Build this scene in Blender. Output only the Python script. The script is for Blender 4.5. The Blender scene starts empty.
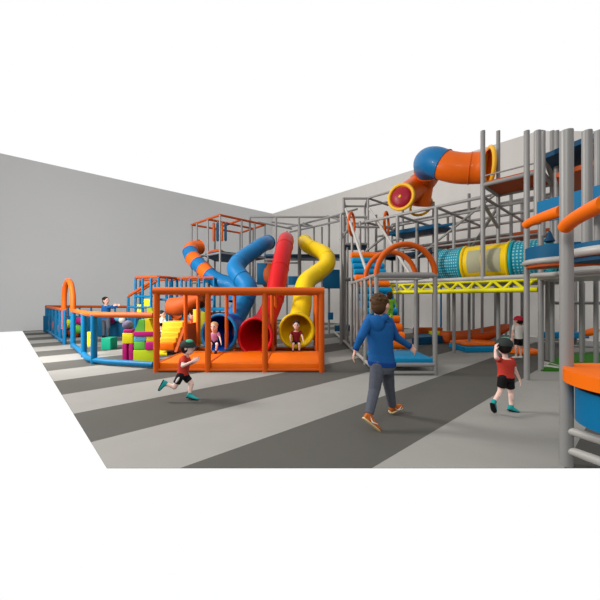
import bpy, bmesh, math, random
from mathutils import Vector, Matrix, Quaternion
random.seed(7)
SC = bpy.context.scene
COL = SC.collection
F_PX = 326.0; EYE = 1.6
V3 = Vector
# ------------------------------------------------------------------ measuring helpers
def P(px, py, d): return V3(((px-300)/F_PX*d, d, EYE+(300-py)/F_PX*d))
def G(px, py):
    d = EYE*F_PX/(py-300.0); return V3(((px-300)/F_PX*d, d, 0))
U = V3((.736, .677, 0)); W = V3((-.677, .736, 0))       # the two wall directions of the hall
def RM(u, v, z=0): return U*u + W*v + V3((0, 0, z))
def GR(i, j, z=0): return V3((5.43, 7.35, 0)) + U*(1.2*i) + W*(1.2*j) + V3((0, 0, z))
# ------------------------------------------------------------------ materials
def lin(c): return tuple(((x/255)/12.92 if x/255 <= .04045 else ((x/255+.055)/1.055)**2.4) for x in c)
MATS = {}
def mat(name, rgb, rough=.5, noise=.06, scale=6, metallic=0, bump=0, spec=.18, coat=0):
    m = bpy.data.materials.new(name); m.use_nodes = True
    nt = m.node_tree; b = nt.nodes['Principled BSDF']
    c = lin(rgb)
    tc = nt.nodes.new('ShaderNodeTexCoord'); nz = nt.nodes.new('ShaderNodeTexNoise')
    nz.inputs['Scale'].default_value = scale; nz.inputs['Detail'].default_value = 3
    mx = nt.nodes.new('ShaderNodeMix'); mx.data_type = 'RGBA'
    mx.inputs[6].default_value = tuple(x*(1-noise) for x in c)+(1,)
    mx.inputs[7].default_value = tuple(min(1, x*(1+noise)) for x in c)+(1,)
    nt.links.new(tc.outputs['Object'], nz.inputs['Vector'])
    nt.links.new(nz.outputs['Fac'], mx.inputs[0]); nt.links.new(mx.outputs[2], b.inputs['Base Color'])
    b.inputs['Roughness'].default_value = rough; b.inputs['Metallic'].default_value = metallic
    b.inputs['Specular IOR Level'].default_value = spec
    b.inputs['Coat Weight'].default_value = coat
    if bump:
        bp = nt.nodes.new('ShaderNodeBump'); bp.inputs['Strength'].default_value = bump; bp.inputs['Distance'].default_value = .02
        nt.links.new(nz.outputs['Fac'], bp.inputs['Height']); nt.links.new(bp.outputs['Normal'], b.inputs['Normal'])
    MATS[name] = m; return m
ORANGE = mat('orange_pipe', (196, 84, 14), .45)
ORANGE_PAD = mat('orange_padding', (236, 108, 2), .5)
ORANGE_SL = mat('orange_plastic', (218, 96, 14), .42, coat=.03)
ORANGE_DK = mat('burnt_orange', (172, 74, 22), .55)
YELLOW = mat('yellow_plastic', (226, 190, 10), .42, coat=.03)
YELLOW_STEP = mat('yellow_step', (250, 180, 40), .5)
YELLOW_TR = mat('yellow_truss', (222, 214, 22), .4)
YELLOW_RIM = mat('yellow_rim', (232, 178, 48), .4)
RED = mat('red_plastic', (184, 14, 20), .42, coat=.03)
MAROON = mat('maroon_disc', (150, 30, 48), .35)
BLUE = mat('blue_plastic', (8, 102, 156), .42, coat=.03)
BLUE_DK = mat('deep_blue_plastic', (8, 64, 150), .45)
BLUE_PIPE = mat('blue_pipe', (4, 104, 150), .4)
BLUE_PAD = mat('bright_blue_padding', (0, 128, 176), .5)
BLUE_MID = mat('blue_padding', (8, 84, 122), .55)
NAVY = mat('navy_deck', (18, 66, 98), .6)
TEAL = mat('teal_plastic', (20, 146, 160), .4)
GREY = mat('grey_steel', (136, 135, 133), .4, .04, spec=.5)
GREY_L = mat('light_steel', (170, 167, 162), .4, .04, spec=.5)
GREY_B = mat('distant_steel', (130, 129, 129), .5, .04)
MESHG = mat('grey_mesh', (160, 158, 130), .7)
BLACK = mat('black_net', (24, 24, 26), .7)
GREEN = mat('green_foam', (96, 176, 66), .6)
GREEN_T = mat('emerald_foam', (14, 140, 108), .6)
GREEN_MAT = mat('green_turf', (48, 112, 22), .8, .25, 30)
OLIVE = mat('olive_board', (150, 146, 20), .6)
LIME = mat('lime_foam', (178, 196, 28), .6)
YEL_F = mat('yellow_foam', (216, 204, 24), .6)
MAG = mat('magenta_foam', (176, 24, 110), .6)
SKYB = mat('pale_blue_foam', (90, 170, 200), .6)
GREYF = mat('grey_foam', (110, 104, 128), .7)
SKIN = mat('skin', (226, 176, 156), .55, .03, 20)
SKIN_L = mat('pale_skin', (232, 196, 184), .55, .03, 20)
LGREEN = mat('bright_lime_cloth', (130, 190, 56), .8)
HAIR_B = mat('brown_hair', (74, 50, 28), .6, .35, 60, bump=.5)
HAIR_K = mat('black_hair', (26, 20, 18), .6, .3, 60, bump=.5)
HAIR_Y = mat('blond_hair', (214, 168, 120), .6, .2, 60, bump=.5)
HOODIE = mat('blue_sweatshirt', (24, 86, 146), .85, .1, 40, bump=.15)
HOODIE_D = mat('dark_blue_cuff', (20, 62, 128), .85, .1, 40)
JEANS = mat('grey_denim', (84, 88, 98), .85, .2, 25, bump=.1)
RUST = mat('rust_shoe', (176, 92, 34), .6)
SOLE = mat('pale_sole', (220, 200, 150), .6)
WHITE = mat('white_cloth', (214, 210, 204), .8)
REDT = mat('red_tshirt', (186, 58, 46), .8, .08, 30)
WINE = mat('wine_tshirt', (122, 26, 40), .8)
PINKT = mat('pink_top', (196, 128, 170), .8)
BLKS = mat('black_shorts', (24, 22, 26), .8)
TEALS = mat('teal_shoe', (30, 150, 150), .6)
CAPD = mat('charcoal_cap', (46, 52, 50), .75)
CAPG = mat('mint_panel', (70, 170, 130), .75)
CAPR = mat('red_cap', (186, 40, 60), .75)
EYE_M = mat('eye_dark', (30, 22, 20), .3)
LIP = mat('lip', (176, 92, 84), .5)

def perforated(name, rgb, rgb2):
    m = mat(name, rgb, .45); nt = m.node_tree; b = nt.nodes['Principled BSDF']
    tc = nt.nodes.new('ShaderNodeTexCoord'); vo = nt.nodes.new('ShaderNodeTexVoronoi')
    vo.inputs['Scale'].default_value = 1; vo.inputs['Randomness'].default_value = .12
    mp = nt.nodes.new('ShaderNodeMapping'); mp.inputs['Scale'].default_value = (5.5, 34, 1)
    nt.links.new(tc.outputs['UV'], mp.inputs['Vector']); nt.links.new(mp.outputs[0], vo.inputs['Vector'])
    rp = nt.nodes.new('ShaderNodeValToRGB'); rp.color_ramp.interpolation = 'LINEAR'
    rp.color_ramp.elements[0].position = .22; rp.color_ramp.elements[0].color = lin(rgb2)+(1,)
    rp.color_ramp.elements[1].position = .32; rp.color_ramp.elements[1].color = lin(rgb)+(1,)
    nt.links.new(vo.outputs['Distance'], rp.inputs[0]); nt.links.new(rp.outputs[0], b.inputs['Base Color'])
    return m
TEAL_P = perforated('teal_perforated', (16, 128, 150), (140, 190, 190))
def floor_mat():
    m = bpy.data.materials.new('striped_floor'); m.use_nodes = True
    nt = m.node_tree; b = nt.nodes['Principled BSDF']; N = nt.nodes.new; L = nt.links.new
    g = N('ShaderNodeNewGeometry'); d = N('ShaderNodeVectorMath'); d.operation = 'DOT_PRODUCT'
    d.inputs[1].default_value = W; L(g.outputs['Position'], d.inputs[0])
    def mth(op, a, v):
        n = N('ShaderNodeMath'); n.operation = op; L(a, n.inputs[0])
        if v is not None: n.inputs[1].default_value = v
        return n.outputs[0]
    x = mth('SUBTRACT', d.outputs['Value'], 1.82); x = mth('DIVIDE', x, 2.475); x = mth('ADD', x, 10)
    x = mth('FRACT', x, None); x = mth('LESS_THAN', x, .5)
    mx = N('ShaderNodeMix'); mx.data_type = 'RGBA'; L(x, mx.inputs[0])
    nz = N('ShaderNodeTexNoise'); nz.inputs['Scale'].default_value = 2; nz.inputs['Detail'].default_value = 6
    L(g.outputs['Position'], nz.inputs['Vector'])
    mx.inputs[6].default_value = (.285, .278, .26, 1); mx.inputs[7].default_value = (.092, .089, .080, 1)
    m2 = N('ShaderNodeMix'); m2.data_type = 'RGBA'; m2.blend_type = 'OVERLAY'; m2.inputs[0].default_value = .06
    L(mx.outputs[2], m2.inputs[6]); L(nz.outputs['Fac'], m2.inputs[7]); L(m2.outputs[2], b.inputs['Base Color'])
    b.inputs['Roughness'].default_value = .7; b.inputs['Specular IOR Level'].default_value = .12
    return m
def wall_mat(name, rgb, axis, ribs):
    m = mat(name, rgb, .85, .02, .4, spec=.1); nt = m.node_tree; b = nt.nodes['Principled BSDF']; N = nt.nodes.new; L = nt.links.new
    if ribs:
        g = N('ShaderNodeNewGeometry'); d = N('ShaderNodeVectorMath'); d.operation = 'DOT_PRODUCT'; d.inputs[1].default_value = axis
        L(g.outputs['Position'], d.inputs[0])
        k = N('ShaderNodeMath'); k.operation = 'MULTIPLY'; L(d.outputs['Value'], k.inputs[0]); k.inputs[1].default_value = 9
        s = N('ShaderNodeMath'); s.operation = 'SINE'; L(k.outputs[0], s.inputs[0])
        bp = N('ShaderNodeBump'); bp.inputs['Strength'].default_value = .35; bp.inputs['Distance'].default_value = .03
        L(s.outputs[0], bp.inputs['Height']); L(bp.outputs[0], b.inputs['Normal'])
    return m
# ------------------------------------------------------------------ mesh helpers
def link(name, bm, m, parent=None, smooth=True, mods=None):
    me = bpy.data.meshes.new(name)
    off = V3((0, 0, 0)); q = parent
    while q is not None: off += q.location; q = q.parent
    if off.length > 0: bmesh.ops.translate(bm, verts=bm.verts, vec=-off)
    bmesh.ops.recalc_face_normals(bm, faces=bm.faces)
    if not smooth:
        pass
    for f in bm.faces: f.smooth = smooth
    if smooth:
        for e in bm.edges:
            if len(e.link_faces) == 2 and e.calc_face_angle(0) > .7: e.smooth = False
    bm.to_mesh(me); bm.free()
    for mm in (m if isinstance(m, (list, tuple)) else [m]): me.materials.append(mm)
    o = bpy.data.objects.new(name, me); COL.objects.link(o)
    if parent is not None: o.parent = parent
    return o
def thing(name, label, cat, loc=(0, 0, 0), group=None):
    o = bpy.data.objects.new(name, None); COL.objects.link(o); o.location = V3(loc); o.empty_display_size = .2
    o['label'] = label; o['category'] = cat
    if group: o['group'] = group
    return o
def tag(o, label, cat, group=None, kind=None):
    o['label'] = label; o['category'] = cat
    if group: o['group'] = group
    if kind: o['kind'] = kind
    return o
def loft(bm, secs, n=16, cap=True, closed=False, uv=False):
    rings = []
    for c, a, b in secs:
        rings.append([bm.verts.new(c + a*math.cos(2*math.pi*k/n) + b*math.sin(2*math.pi*k/n)) for k in range(n)])
    lay = bm.loops.layers.uv.verify() if uv else None
    m = len(rings)
    for i in range(m if closed else m-1):
        A = rings[i]; B = rings[(i+1) % m]
        for k in range(n):
            f = bm.faces.new((A[k], A[(k+1) % n], B[(k+1) % n], B[k]))
            if uv:
                for lp, (uu, vv) in zip(f.loops, ((i, k), (i, k+1), (i+1, k+1), (i+1, k))):
                    lp[lay].uv = (uu/(m-1)*uv, vv/n)
    if cap and not closed:
        bm.faces.new(rings[0][::-1]); bm.faces.new(rings[-1])
    return rings
def frames(pts, closed=False):
    out = []; n = len(pts); prev = None
    for i in range(n):
        if closed: t = pts[(i+1) % n]-pts[i-1]
        else: t = pts[min(i+1, n-1)]-pts[max(i-1, 0)]
        t.normalize()
        if prev is None:
            a = t.cross(V3((0, 0, 1)))
            if a.length < .05: a = t.cross(V3((0, 1, 0)))
            a.normalize()
        else:
            a = prev - t*prev.dot(t); a.normalize()
        prev = a; out.append((t, a, t.cross(a).normalized()))
    return out
def catmull(pts, k=8):
    pts = [V3(p) for p in pts]; q = [pts[0]*2-pts[1]]+pts+[pts[-1]*2-pts[-2]]; out = []
    for i in range(1, len(q)-2):
        p0, p1, p2, p3 = q[i-1:i+3]
        for s in range(k):
            t = s/k
            out.append(.5*((2*p1)+(p2-p0)*t+(2*p0-5*p1+4*p2-p3)*t*t+(3*p1-p0-3*p2+p3)*t**3))
    out.append(pts[-1]); return out
def sweep(bm, pts, r, n=12, cap=True, closed=False, uv=False):
    fr = frames(pts, closed); rr = r if isinstance(r, (list, tuple)) else [r]*len(pts)
    return loft(bm, [(p, f[1]*q, f[2]*q) for p, f, q in zip(pts, fr, rr)], n, cap, closed, uv)
def rod(bm, a, b, r, n=12): sweep(bm, [V3(a), V3(b)], r, n)
def pipe(name, pts, r, m, parent=None, n=12):
    bm = bmesh.new(); sweep(bm, [V3(p) for p in pts], r, n); return link(name, bm, m, parent)
def box(bm, c, h, X=V3((1, 0, 0)), Y=V3((0, 1, 0)), Z=V3((0, 0, 1)), bev=0):
    c = V3(c); vs = [bm.verts.new(c+X*(h[0]*a)+Y*(h[1]*b)+Z*(h[2]*d)) for a in (-1, 1) for b in (-1, 1) for d in (-1, 1)]
    fs = [bm.faces.new([vs[i] for i in q]) for q in ((0, 1, 3, 2), (4, 6, 7, 5), (0, 4, 5, 1), (2, 3, 7, 6), (0, 2, 6, 4), (1, 5, 7, 3))]
    if bev:
        es = list({e for f in fs for e in f.edges})
        bmesh.ops.bevel(bm, geom=es, offset=bev, segments=3, profile=.5, affect='EDGES')
def prism(bm, pts, z0, z1, bev=0):
    a = [bm.verts.new((p[0], p[1], z0)) for p in pts]; b = [bm.verts.new((p[0], p[1], z1)) for p in pts]
    n = len(pts); fs = [bm.faces.new(a[::-1]), bm.faces.new(b)]
    for i in range(n): fs.append(bm.faces.new((a[i], a[(i+1) % n], b[(i+1) % n], b[i])))
    if bev: bmesh.ops.bevel(bm, geom=list({e for e in fs[1].edges} | {e for e in fs[0].edges}), offset=bev, segments=4, profile=.5, affect='EDGES')
def slab(name, pts, z0, z1, m, parent=None, bev=.01, smooth=True):
    bm = bmesh.new(); prism(bm, pts, z0, z1, bev); return link(name, bm, m, parent, smooth)
def blk(name, c, h, m, parent=None, X=V3((1, 0, 0)), Y=V3((0, 1, 0)), bev=.01):
    bm = bmesh.new(); box(bm, c, h, X, Y, bev=bev); return link(name, bm, m, parent)
def ell(bm, c, r, X=V3((1, 0, 0)), Y=V3((0, 1, 0)), Z=V3((0, 0, 1)), n=14):
    secs = []
    for i in range(n+1):
        t = math.pi*i/n; s = max(math.sin(t), .02)
        secs.append((V3(c)-Z*(math.cos(t)*r[2]), X*(s*r[0]), Y*(s*r[1])))
    loft(bm, secs, 18)
def ring(bm, c, a, b, r, n=36, k=10):
    pts = [V3(c)+a*math.cos(2*math.pi*i/n)+b*math.sin(2*math.pi*i/n) for i in range(n)]
    sweep(bm, pts, r, k, closed=True)
def arc(c, a, b, t0, t1, n=24): return [V3(c)+a*math.cos(t0+(t1-t0)*i/n)+b*math.sin(t0+(t1-t0)*i/n) for i in range(n+1)]
# ------------------------------------------------------------------ the hall
FM = floor_mat()
bm = bmesh.new()
prism(bm, [(-1.84, 3.105), (20.3, 3.105), RM(17.1, 22.06), RM(.85, 22.06)], -.004, 0)
o = link('floor', bm, FM, smooth=False); o['kind'] = 'structure'
def wallpoly(name, pts, m, nrm):
    bm = bmesh.new(); a = [bm.verts.new(p) for p in pts]; b = [bm.verts.new(p+nrm*.2) for p in pts]; n = len(a)
    bm.faces.new(a); bm.faces.new(b[::-1])
    for i in range(n): bm.faces.new((a[i], b[i], b[(i+1) % n], a[(i+1) % n]))
    o = link(name, bm, m, smooth=False); o['kind'] = 'structure'; return o
wallpoly('wall_left', [RM(-4, 22.06, 0), RM(17.1, 22.06, 0), RM(17.1, 22.06, 8.97), RM(-4, 22.06, 8.9)], wall_mat('grey_wall', (212, 213, 213), U, False), W)
def rw(px, py):
    k = (px-300)/F_PX; d = 17.1/(k*.736+.677); return P(px, py, d)
wallpoly('wall_right', [RM(17.1, 22.06, 0), RM(17.1, -11.5, 0), RM(17.1, -11.5, 3.5), rw(600, 131), rw(538, 131), RM(17.1, 22.06, 8.97)], wall_mat('pale_ribbed_wall', (226, 222, 217), W, True), U)

# ------------------------------------------------------------------ frames of pipe
def frame(root, posts, rails, r, m, rr=None, mr=None, n=10):
    for (p, z0, z1) in posts: pipe('post', [V3((p[0], p[1], z0)), V3((p[0], p[1], z1))], r, m, root, n)
    for q in rails: pipe('rail', list(q[:2]), q[2] if len(q) > 2 else (rr or r), q[3] if len(q) > 3 else (mr or m), root, n)
def at(p, z): return V3((p[0], p[1], z))
def lerp(a, b, t): return V3(a)*(1-t)+V3(b)*t

# ---- play pen fence, left
H_F = 1.24
def fence_run(label, pts, nposts, r=.075, top=True):
    root = thing('play_fence', label, 'fence', (pts[0][0], pts[0][1], 0), 'blue post fence around the toddler pen')
    for a, b, k in zip(pts[:-1], pts[1:], nposts):
        for i in range(k+1):
            if i == k and b is not pts[-1]: continue
            p = lerp(a, b, i/k); pipe('post', [at(p, 0), at(p, H_F)], r, BLUE_PIPE, root)
    pipe('bottom_rail', [at(p, .09) for p in pts], r, BLUE_PIPE, root)
    pipe('top_rail', [at(p, H_F) for p in pts], r*1.05, ORANGE, root)
    return root
fA = [G(47.5, 332), G(64.5, 344.5)]
r1 = fence_run('short blue post fence run at the far left with orange top rail', fA, [5], .06)
for k, t in enumerate((.12, .4, .7)):
    c = lerp(fA[0], fA[1], t); d = (fA[1]-fA[0]).normalized(); nn = d.cross(V3((0, 0, 1)))
    bm = bmesh.new(); pp = []
    box(bm, at(c, .5)+d*.3, (.32, .02, .38), d, nn, bev=.01); link('panel', bm, BLUE_MID, r1)
    bm = bmesh.new(); ell(bm, at(c, .5)+d*.3, (.18, .05, .22), d, nn); link('round_patch', bm, ORANGE_DK, r1)
fB = [G(73, 347.5), G(84, 357), G(94, 363.8), G(153.5, 368.5)]
root = thing('play_fence', 'long curved blue fence with orange handrail ending at the orange frame', 'fence', (fB[0][0], fB[0][1], 0), 'blue post fence around the toddler pen')
for p in fB[:3]: pipe('post', [at(p, 0), at(p, H_F)], .075, BLUE_PIPE, root)
pipe('bottom_rail', [at(p, .09) for p in catmull(fB, 4)], .07, BLUE_PIPE, root)
pipe('top_rail', [at(p, H_F) for p in catmull(fB, 4)], .068, ORANGE, root)
# far fence
fC = [P(46, 306, 16.4), P(140, 306, 15.2)]
root = thing('play_fence', 'far fence rail along the back of the toddler pen', 'fence', (fC[0][0], fC[0][1], 0), 'blue post fence around the toddler pen')
pipe('top_rail', [at(p, 1.28) for p in fC], .06, ORANGE_DK, root)
for i in range(9): p = lerp(fC[0], fC[1], i/8); pipe('post', [at(p, 0), at(p, 1.26)], .04, BLUE_PIPE, root)
for i in range(8):
    p = lerp(fC[0], fC[1], (i+.5)/8); blk('wall_pad', at(p, .42)-V3((0, .15, 0)), (.26, .07, .4), BLUE_MID, root, bev=.03)
# hoop gate
a = G(64, 344); b = G(73, 347.5); c = lerp(a, b, .5); h = (b-a)/2
bm = bmesh.new()
pts = [at(a, .55), at(a, 1.2)]+[at(c, 1.5)-h*math.cos(t)+V3((0, 0, .78*math.sin(t))) for t in [math.pi*i/20 for i in range(21)]]+[at(b, 1.2)]
sweep(bm, pts, .085, 12)
tag(link('entrance_hoop', bm, ORANGE), 'tall orange hoop over the entrance of the blue fenced pen', 'arch')

# ---- foam shapes in the pen
def foam(name, x0, x1, y0, y1, d, dep, m, label, grp='foam blocks in the toddler pen', cat='block'):
    a = P(x0, y1, d); b = P(x1, y0, d)
    z0 = a.z if a.z > .12 else 0
    bm = bmesh.new(); box(bm, ((a.x+b.x)/2, d+dep/2, (z0+b.z)/2), ((b.x-a.x)/2, dep/2, (b.z-z0)/2), bev=.02)
    return tag(link(name, bm, m), label, cat, grp)
D = 8.35
foam('foam_block', 133, 154, 350, 362.5, D, .35, LIME, 'lime foam block at the bottom of the block wall')
foam('foam_block', 133.5, 145, 341.5, 350, D, .35, GREEN, 'green foam block under the pale blue one in the block wall')
foam('foam_block', 145, 154, 342, 350, D-.03, .38, MAG, 'small magenta foam block at right middle of the block wall')
foam('foam_block', 133.5, 146, 336.5, 341.5, D, .35, SKYB, 'pale blue foam slab under the magenta bar')
foam('foam_block', 146, 154, 336.5, 342, D, .35, YEL_F, 'small yellow foam slab under the magenta bar')
foam('foam_block', 133, 154, 331.5, 336.5, D-.03, .4, MAG, 'long magenta foam bar across the block wall')
def foamtri(x0, x1, x2, x3, y0, y1, m, label):
    bm = bmesh.new(); q = [P(x0, y1, D), P(x1, y1, D), P(x2, y0, D), P(x3, y0, D)]
    a = [bm.verts.new(p) for p in q]; b = [bm.verts.new(p+V3((0, .3, 0))) for p in q]
    bm.faces.new(a); bm.faces.new(b[::-1])
    for i in range(4): bm.faces.new((a[i], b[i], b[(i+1) % 4], a[(i+1) % 4]))
    tag(link('foam_wedge', bm, m), label, 'block', 'foam wedges on the block wall')
foamtri(134.5, 144.5, 144.5, 139, 319.5, 331.5, GREEN, 'green foam wedge on top of the magenta bar')
foamtri(145, 153.5, 149, 145, 319, 331.5, YEL_F, 'yellow foam wedge on top of the magenta bar')
foamtri(147, 156, 151, 147, 308, 318.5, LIME, 'lime foam wedge at the very top of the block wall')
foam('foam_column', 122, 126.5, 344, 362.8, D, .28, MAG, 'left magenta foam column under the yellow cube', 'magenta foam columns')
foam('foam_column', 128.5, 133, 344, 362.8, D, .28, MAG, 'right magenta foam column under the yellow cube', 'magenta foam columns')
foam('foam_block', 122, 133, 333, 343.8, D, .28, YEL_F, 'yellow foam cube on two magenta columns')
foam('foam_block', 123, 132.5, 329.5, 333, D, .28, MAG, 'thin magenta foam slab on top of the yellow cube')
bm = bmesh.new(); ell(bm, P(128, 325, D+.14), (.14, .13, .12)); tag(link('foam_ball', bm, GREYF), 'grey purple foam ball topping the stacked column', 'ball')
foam('foam_cube', 101, 110.5, 338, 350, 10.4, .4, GREEN_T, 'emerald foam cube on the striped floor inside the pen', 'foam cubes on the floor')
foam('foam_cube', 86.5, 92, 332, 345, 11.2, .3, YEL_F, 'tall yellow green foam block behind the blue fence posts', 'foam cubes on the floor')
tag(slab('floor_tile', [G(157, 352), G(167, 352), G(167, 355.5), G(158, 355.5)], 0, .06, YEL_F), 'flat yellow foam tile lying before the steps', 'mat')
for i, (px, py, r, m, nm) in enumerate(((68, 324, .2, LIME, 'lime'), (74, 333, .22, ORANGE_DK, 'burnt orange'), (78, 329, .2, GREEN, 'green'), (80, 321, .17, MAG, 'magenta'), (111, 319, .2, MAG, 'magenta'), (118, 318, .15, SKYB, 'pale blue'), (122, 320, .14, WHITE, 'white'), (62, 333, .2, ORANGE, 'orange'))):
    d = 14.0; bm = bmesh.new(); p = P(px, py, d); ell(bm, p, (r, r, r))
    tag(link('play_ball', bm, m), nm+' play ball on the blue pads, '+['leftmost above the fence gap', 'low behind the hoop', 'beside the lime one', 'highest behind the hoop', 'left of the pale blue ball', 'beside the white ball', 'near the foam column', 'at the foot of the hoop'][i], 'ball', 'balls on the blue pads')
blk('pad_bench', ((101-300)/F_PX*14.3, 14.45, .42), (1.7, .3, .42), BLUE_MID, bev=.05)
tag(bpy.context.scene.objects['pad_bench'], 'long blue padded bench along the back of the pen', 'bench')

# ---- orange framed landing platform
D0, D1, DM = 7.25, 10.2, 9.1
XS = [(156.5-300)/F_PX*D0, (208-300)/F_PX*D0, (265-300)/F_PX*D0, (321.5-300)/F_PX*D0]
root = thing('slide_landing', 'orange pipe framed landing platform with padded floor below the tube slides', 'platform', (XS[0], D0, 0))
for i, x in enumerate(XS):
    pipe('post', [(x, D0, 0), (x, D0, 1.8)], .066, ORANGE, root)
    pipe('post', [(x, D1, 0), (x, D1, 1.8)], .055, ORANGE, root)
    pipe('post', [(x, DM, 0), (x, DM, 1.8)], .055, ORANGE, root)
    pipe('rail', [(x, D0, .15), (x, D1, .15)], .055, ORANGE, root)
    pipe('rail', [(x, D0, 1.8), (x, D1, 1.8)], .07, ORANGE, root)
pipe('top_rail', [(XS[0]-.06, D0, 1.8), (XS[3]+.06, D0, 1.8)], .085, ORANGE, root)
pipe('top_rail', [(XS[0], D1, 1.8), (XS[3], D1, 1.8)], .06, ORANGE, root)
pipe('bottom_rail', [(XS[0]-.06, D0, .045), (XS[3]+.06, D0, .045)], .04, ORANGE, root)
pipe('bottom_rail', [(XS[0], D1, .07), (XS[3], D1, .07)], .06, ORANGE, root)
for i in range(3):
    blk('floor_pad', ((XS[i]+XS[i+1])/2, (D0+DM)/2, .1), ((XS[i+1]-XS[i])/2-.02, (DM-D0)/2-.04, .09), ORANGE_PAD, root, bev=.03)

# ---- tube slides
def tube_slide(label, ctrl, segs, rim_m, r0, r1, mouth=None, k=10, rimcol=None, inner=None):
    """ctrl from mouth to top; segs: list of (fraction, material)"""
    pts = catmull(ctrl, k); n = len(pts)
    root = thing('tube_slide', label, 'slide', (pts[0].x, pts[0].y, 0), 'tube slides')
    i0 = 0
    for frac, m in segs:
        i1 = min(n-1, int(round(frac*(n-1))))
        rr = [r0+(r1-r0)*i/(n-1) for i in range(i0, i1+1)]
        bm = bmesh.new(); sweep(bm, pts[i0:i1+1], rr, 28, cap=(i1 == n-1 and False)); link('tube_section', bm, m, root)
        i0 = i1
    fr = frames(pts)
    for frac, m in segs[:-1]:
        i = int(round(frac*(n-1)))
        bm = bmesh.new(); q = r0+(r1-r0)*i/(n-1); ring(bm, pts[i], fr[i][1]*(q+.004), fr[i][2]*(q+.004), .014, 28, 6); link('joint_flange', bm, m, root)
    if mouth:
        c, nrm, R = mouth; nrm = nrm.normalized()
        a = nrm.cross(V3((0, 0, 1))).normalized(); b = a.cross(nrm).normalized()
        if b.z < 0: b = -b
        bm = bmesh.new(); t0, a0, b0 = fr[0]
        td = -t0; p0 = pts[1]; secs = []; xa = a
        for q in range(13):
            t = q/12; rr = r0*.985+(R-r0*.985)*(t**1.6)
            cc = p0*((1-t)**2)+(pts[0]+td*.08)*(2*t*(1-t))+c*(t*t); nq = (td*(1-t)+nrm*t).normalized()
            aq = nq.cross(V3((0, 0, 1))); aq = aq if aq.length > .05 else a; aq.normalize(); bq = aq.cross(nq).normalized()
            secs.append((cc, aq*rr, bq*rr))
        loft(bm, secs, 32, cap=False); fl = link('mouth_flare', bm, inner or segs[0][1], root)
        bm = bmesh.new(); ring(bm, c, a*R, b*R, .045, 40, 10); link('mouth_rim', bm, rim_m, fl)
    i = n-1
    bm = bmesh.new(); ring(bm, pts[i], fr[i][1]*r1, fr[i][2]*r1, .03, 28, 8); link('top_rim', bm, segs[-1][1], root)
    return root, pts
# yellow
tube_slide('yellow tube slide with a sharp bend, rightmost on the orange landing',
  [P(299, 319, 10.2), P(302, 305, 10.5), P(303, 292, 10.9), P(307, 281, 11.3), P(318, 272.5, 11.8), P(327, 264, 12.2), P(325, 254.5, 12.7), P(315, 249, 13.2), P(307.5, 245.5, 13.6), P(305, 242, 14.4)],
  [(.2, YELLOW), (.42, YELLOW), (.62, YELLOW), (.8, YELLOW), (1, YELLOW)], YELLOW, .315, .3, (P(296.5, 330.5, 9.5), V3((-.1, -1, .1)), .49))
# red
tube_slide('straight red tube slide, in the middle of the orange landing',
  [P(264, 322, 10.0), P(270, 310, 10.4), P(275, 296, 10.8), P(278, 278, 11.2), P(281.5, 260, 11.8), P(284.5, 247, 12.4), P(286, 240, 13.1), P(286, 241, 13.9)],
  [(.25, RED), (.5, RED), (.72, RED), (1, RED)], RED, .32, .31, (P(255, 336.5, 8.9), V3((-.35, -1, .1)), .5))
# blue
tube_slide('glossy blue tube slide with a double bend, leftmost on the orange landing',
  [P(233, 322, 10.3), P(240, 309, 10.7), P(246, 297, 10.9), P(248, 287, 11.1), P(240.5, 277, 11.4), P(235.5, 268, 11.7), P(242, 259, 12.2), P(253, 251.5, 12.7), P(262, 245, 13.2), P(268, 242.5, 14.0)],
  [(.2, BLUE), (.42, BLUE), (.62, BLUE), (.8, BLUE), (1, BLUE)], BLUE, .32, .3, (P(219, 333.5, 9.1), V3((-.3, -1, .15)), .53), inner=BLUE_DK)
# striped
tube_slide('orange and blue banded tube slide curling down behind the blue slide',
  [P(236, 302, 13.2), P(237, 291, 13.3), P(230, 284.5, 13.5), P(219, 281, 13.6), P(209.5, 275, 13.8), P(203.5, 269, 14), P(197.5, 263.5, 14.2), P(193, 258, 14.4), P(190.5, 252.5, 14.7), P(192, 248.5, 15.1), P(199, 247, 15.5)],
  [(.4, BLUE), (.5, ORANGE_SL), (.6, BLUE), (.7, ORANGE_SL), (.8, BLUE), (1, ORANGE_SL)], BLUE, .32, .33)

# ---- far left tower with orange top frame
z = 5.2
A = P(191.7, 225, 15.6); B = P(220, 214.7, 13.8); Dd = P(240, 233, 17.5); E = P(265, 224.7, 15.6)
for p in (A, B, Dd, E): p.z = 0
BE = lerp(B, E, .45); AD = lerp(A, Dd, .45); AB = lerp(A, B, .6); DE = lerp(Dd, E, .55)
root = thing('slide_tower', 'thin grey post tower with an orange top frame behind the blue slide', 'tower', (B.x, B.y, 0))
frame(root, [(p, 0, z) for p in (A, B, Dd, E, BE, AD, AB, DE, lerp(A, B, .2), lerp(B, E, .75))], [(at(p, z), at(q, z)) for p, q in ((A, B), (B, E), (A, Dd), (Dd, E), (BE, AD), (AB, DE))], .045, GREY_B, .05, ORANGE_DK)
slab('deck', [lerp(A, B, .5), B, E, Dd, AD], 3.55, 3.68, NAVY, root)
slab('deck_pad', [lerp(A, B, .6), lerp(B, A, .02), lerp(B, Dd, .4)], 3.69, 3.78, ORANGE_DK, root)
for p, q in ((A, B), (B, E), (Dd, E)): pipe('rail', [at(p, 3.6), at(q, 3.6)], .045, GREY_B, root)
for p, q in ((A, B), (B, E)): pipe('rail', [at(p, 2.4), at(q, 2.4)], .04, GREY_B, root)
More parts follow.
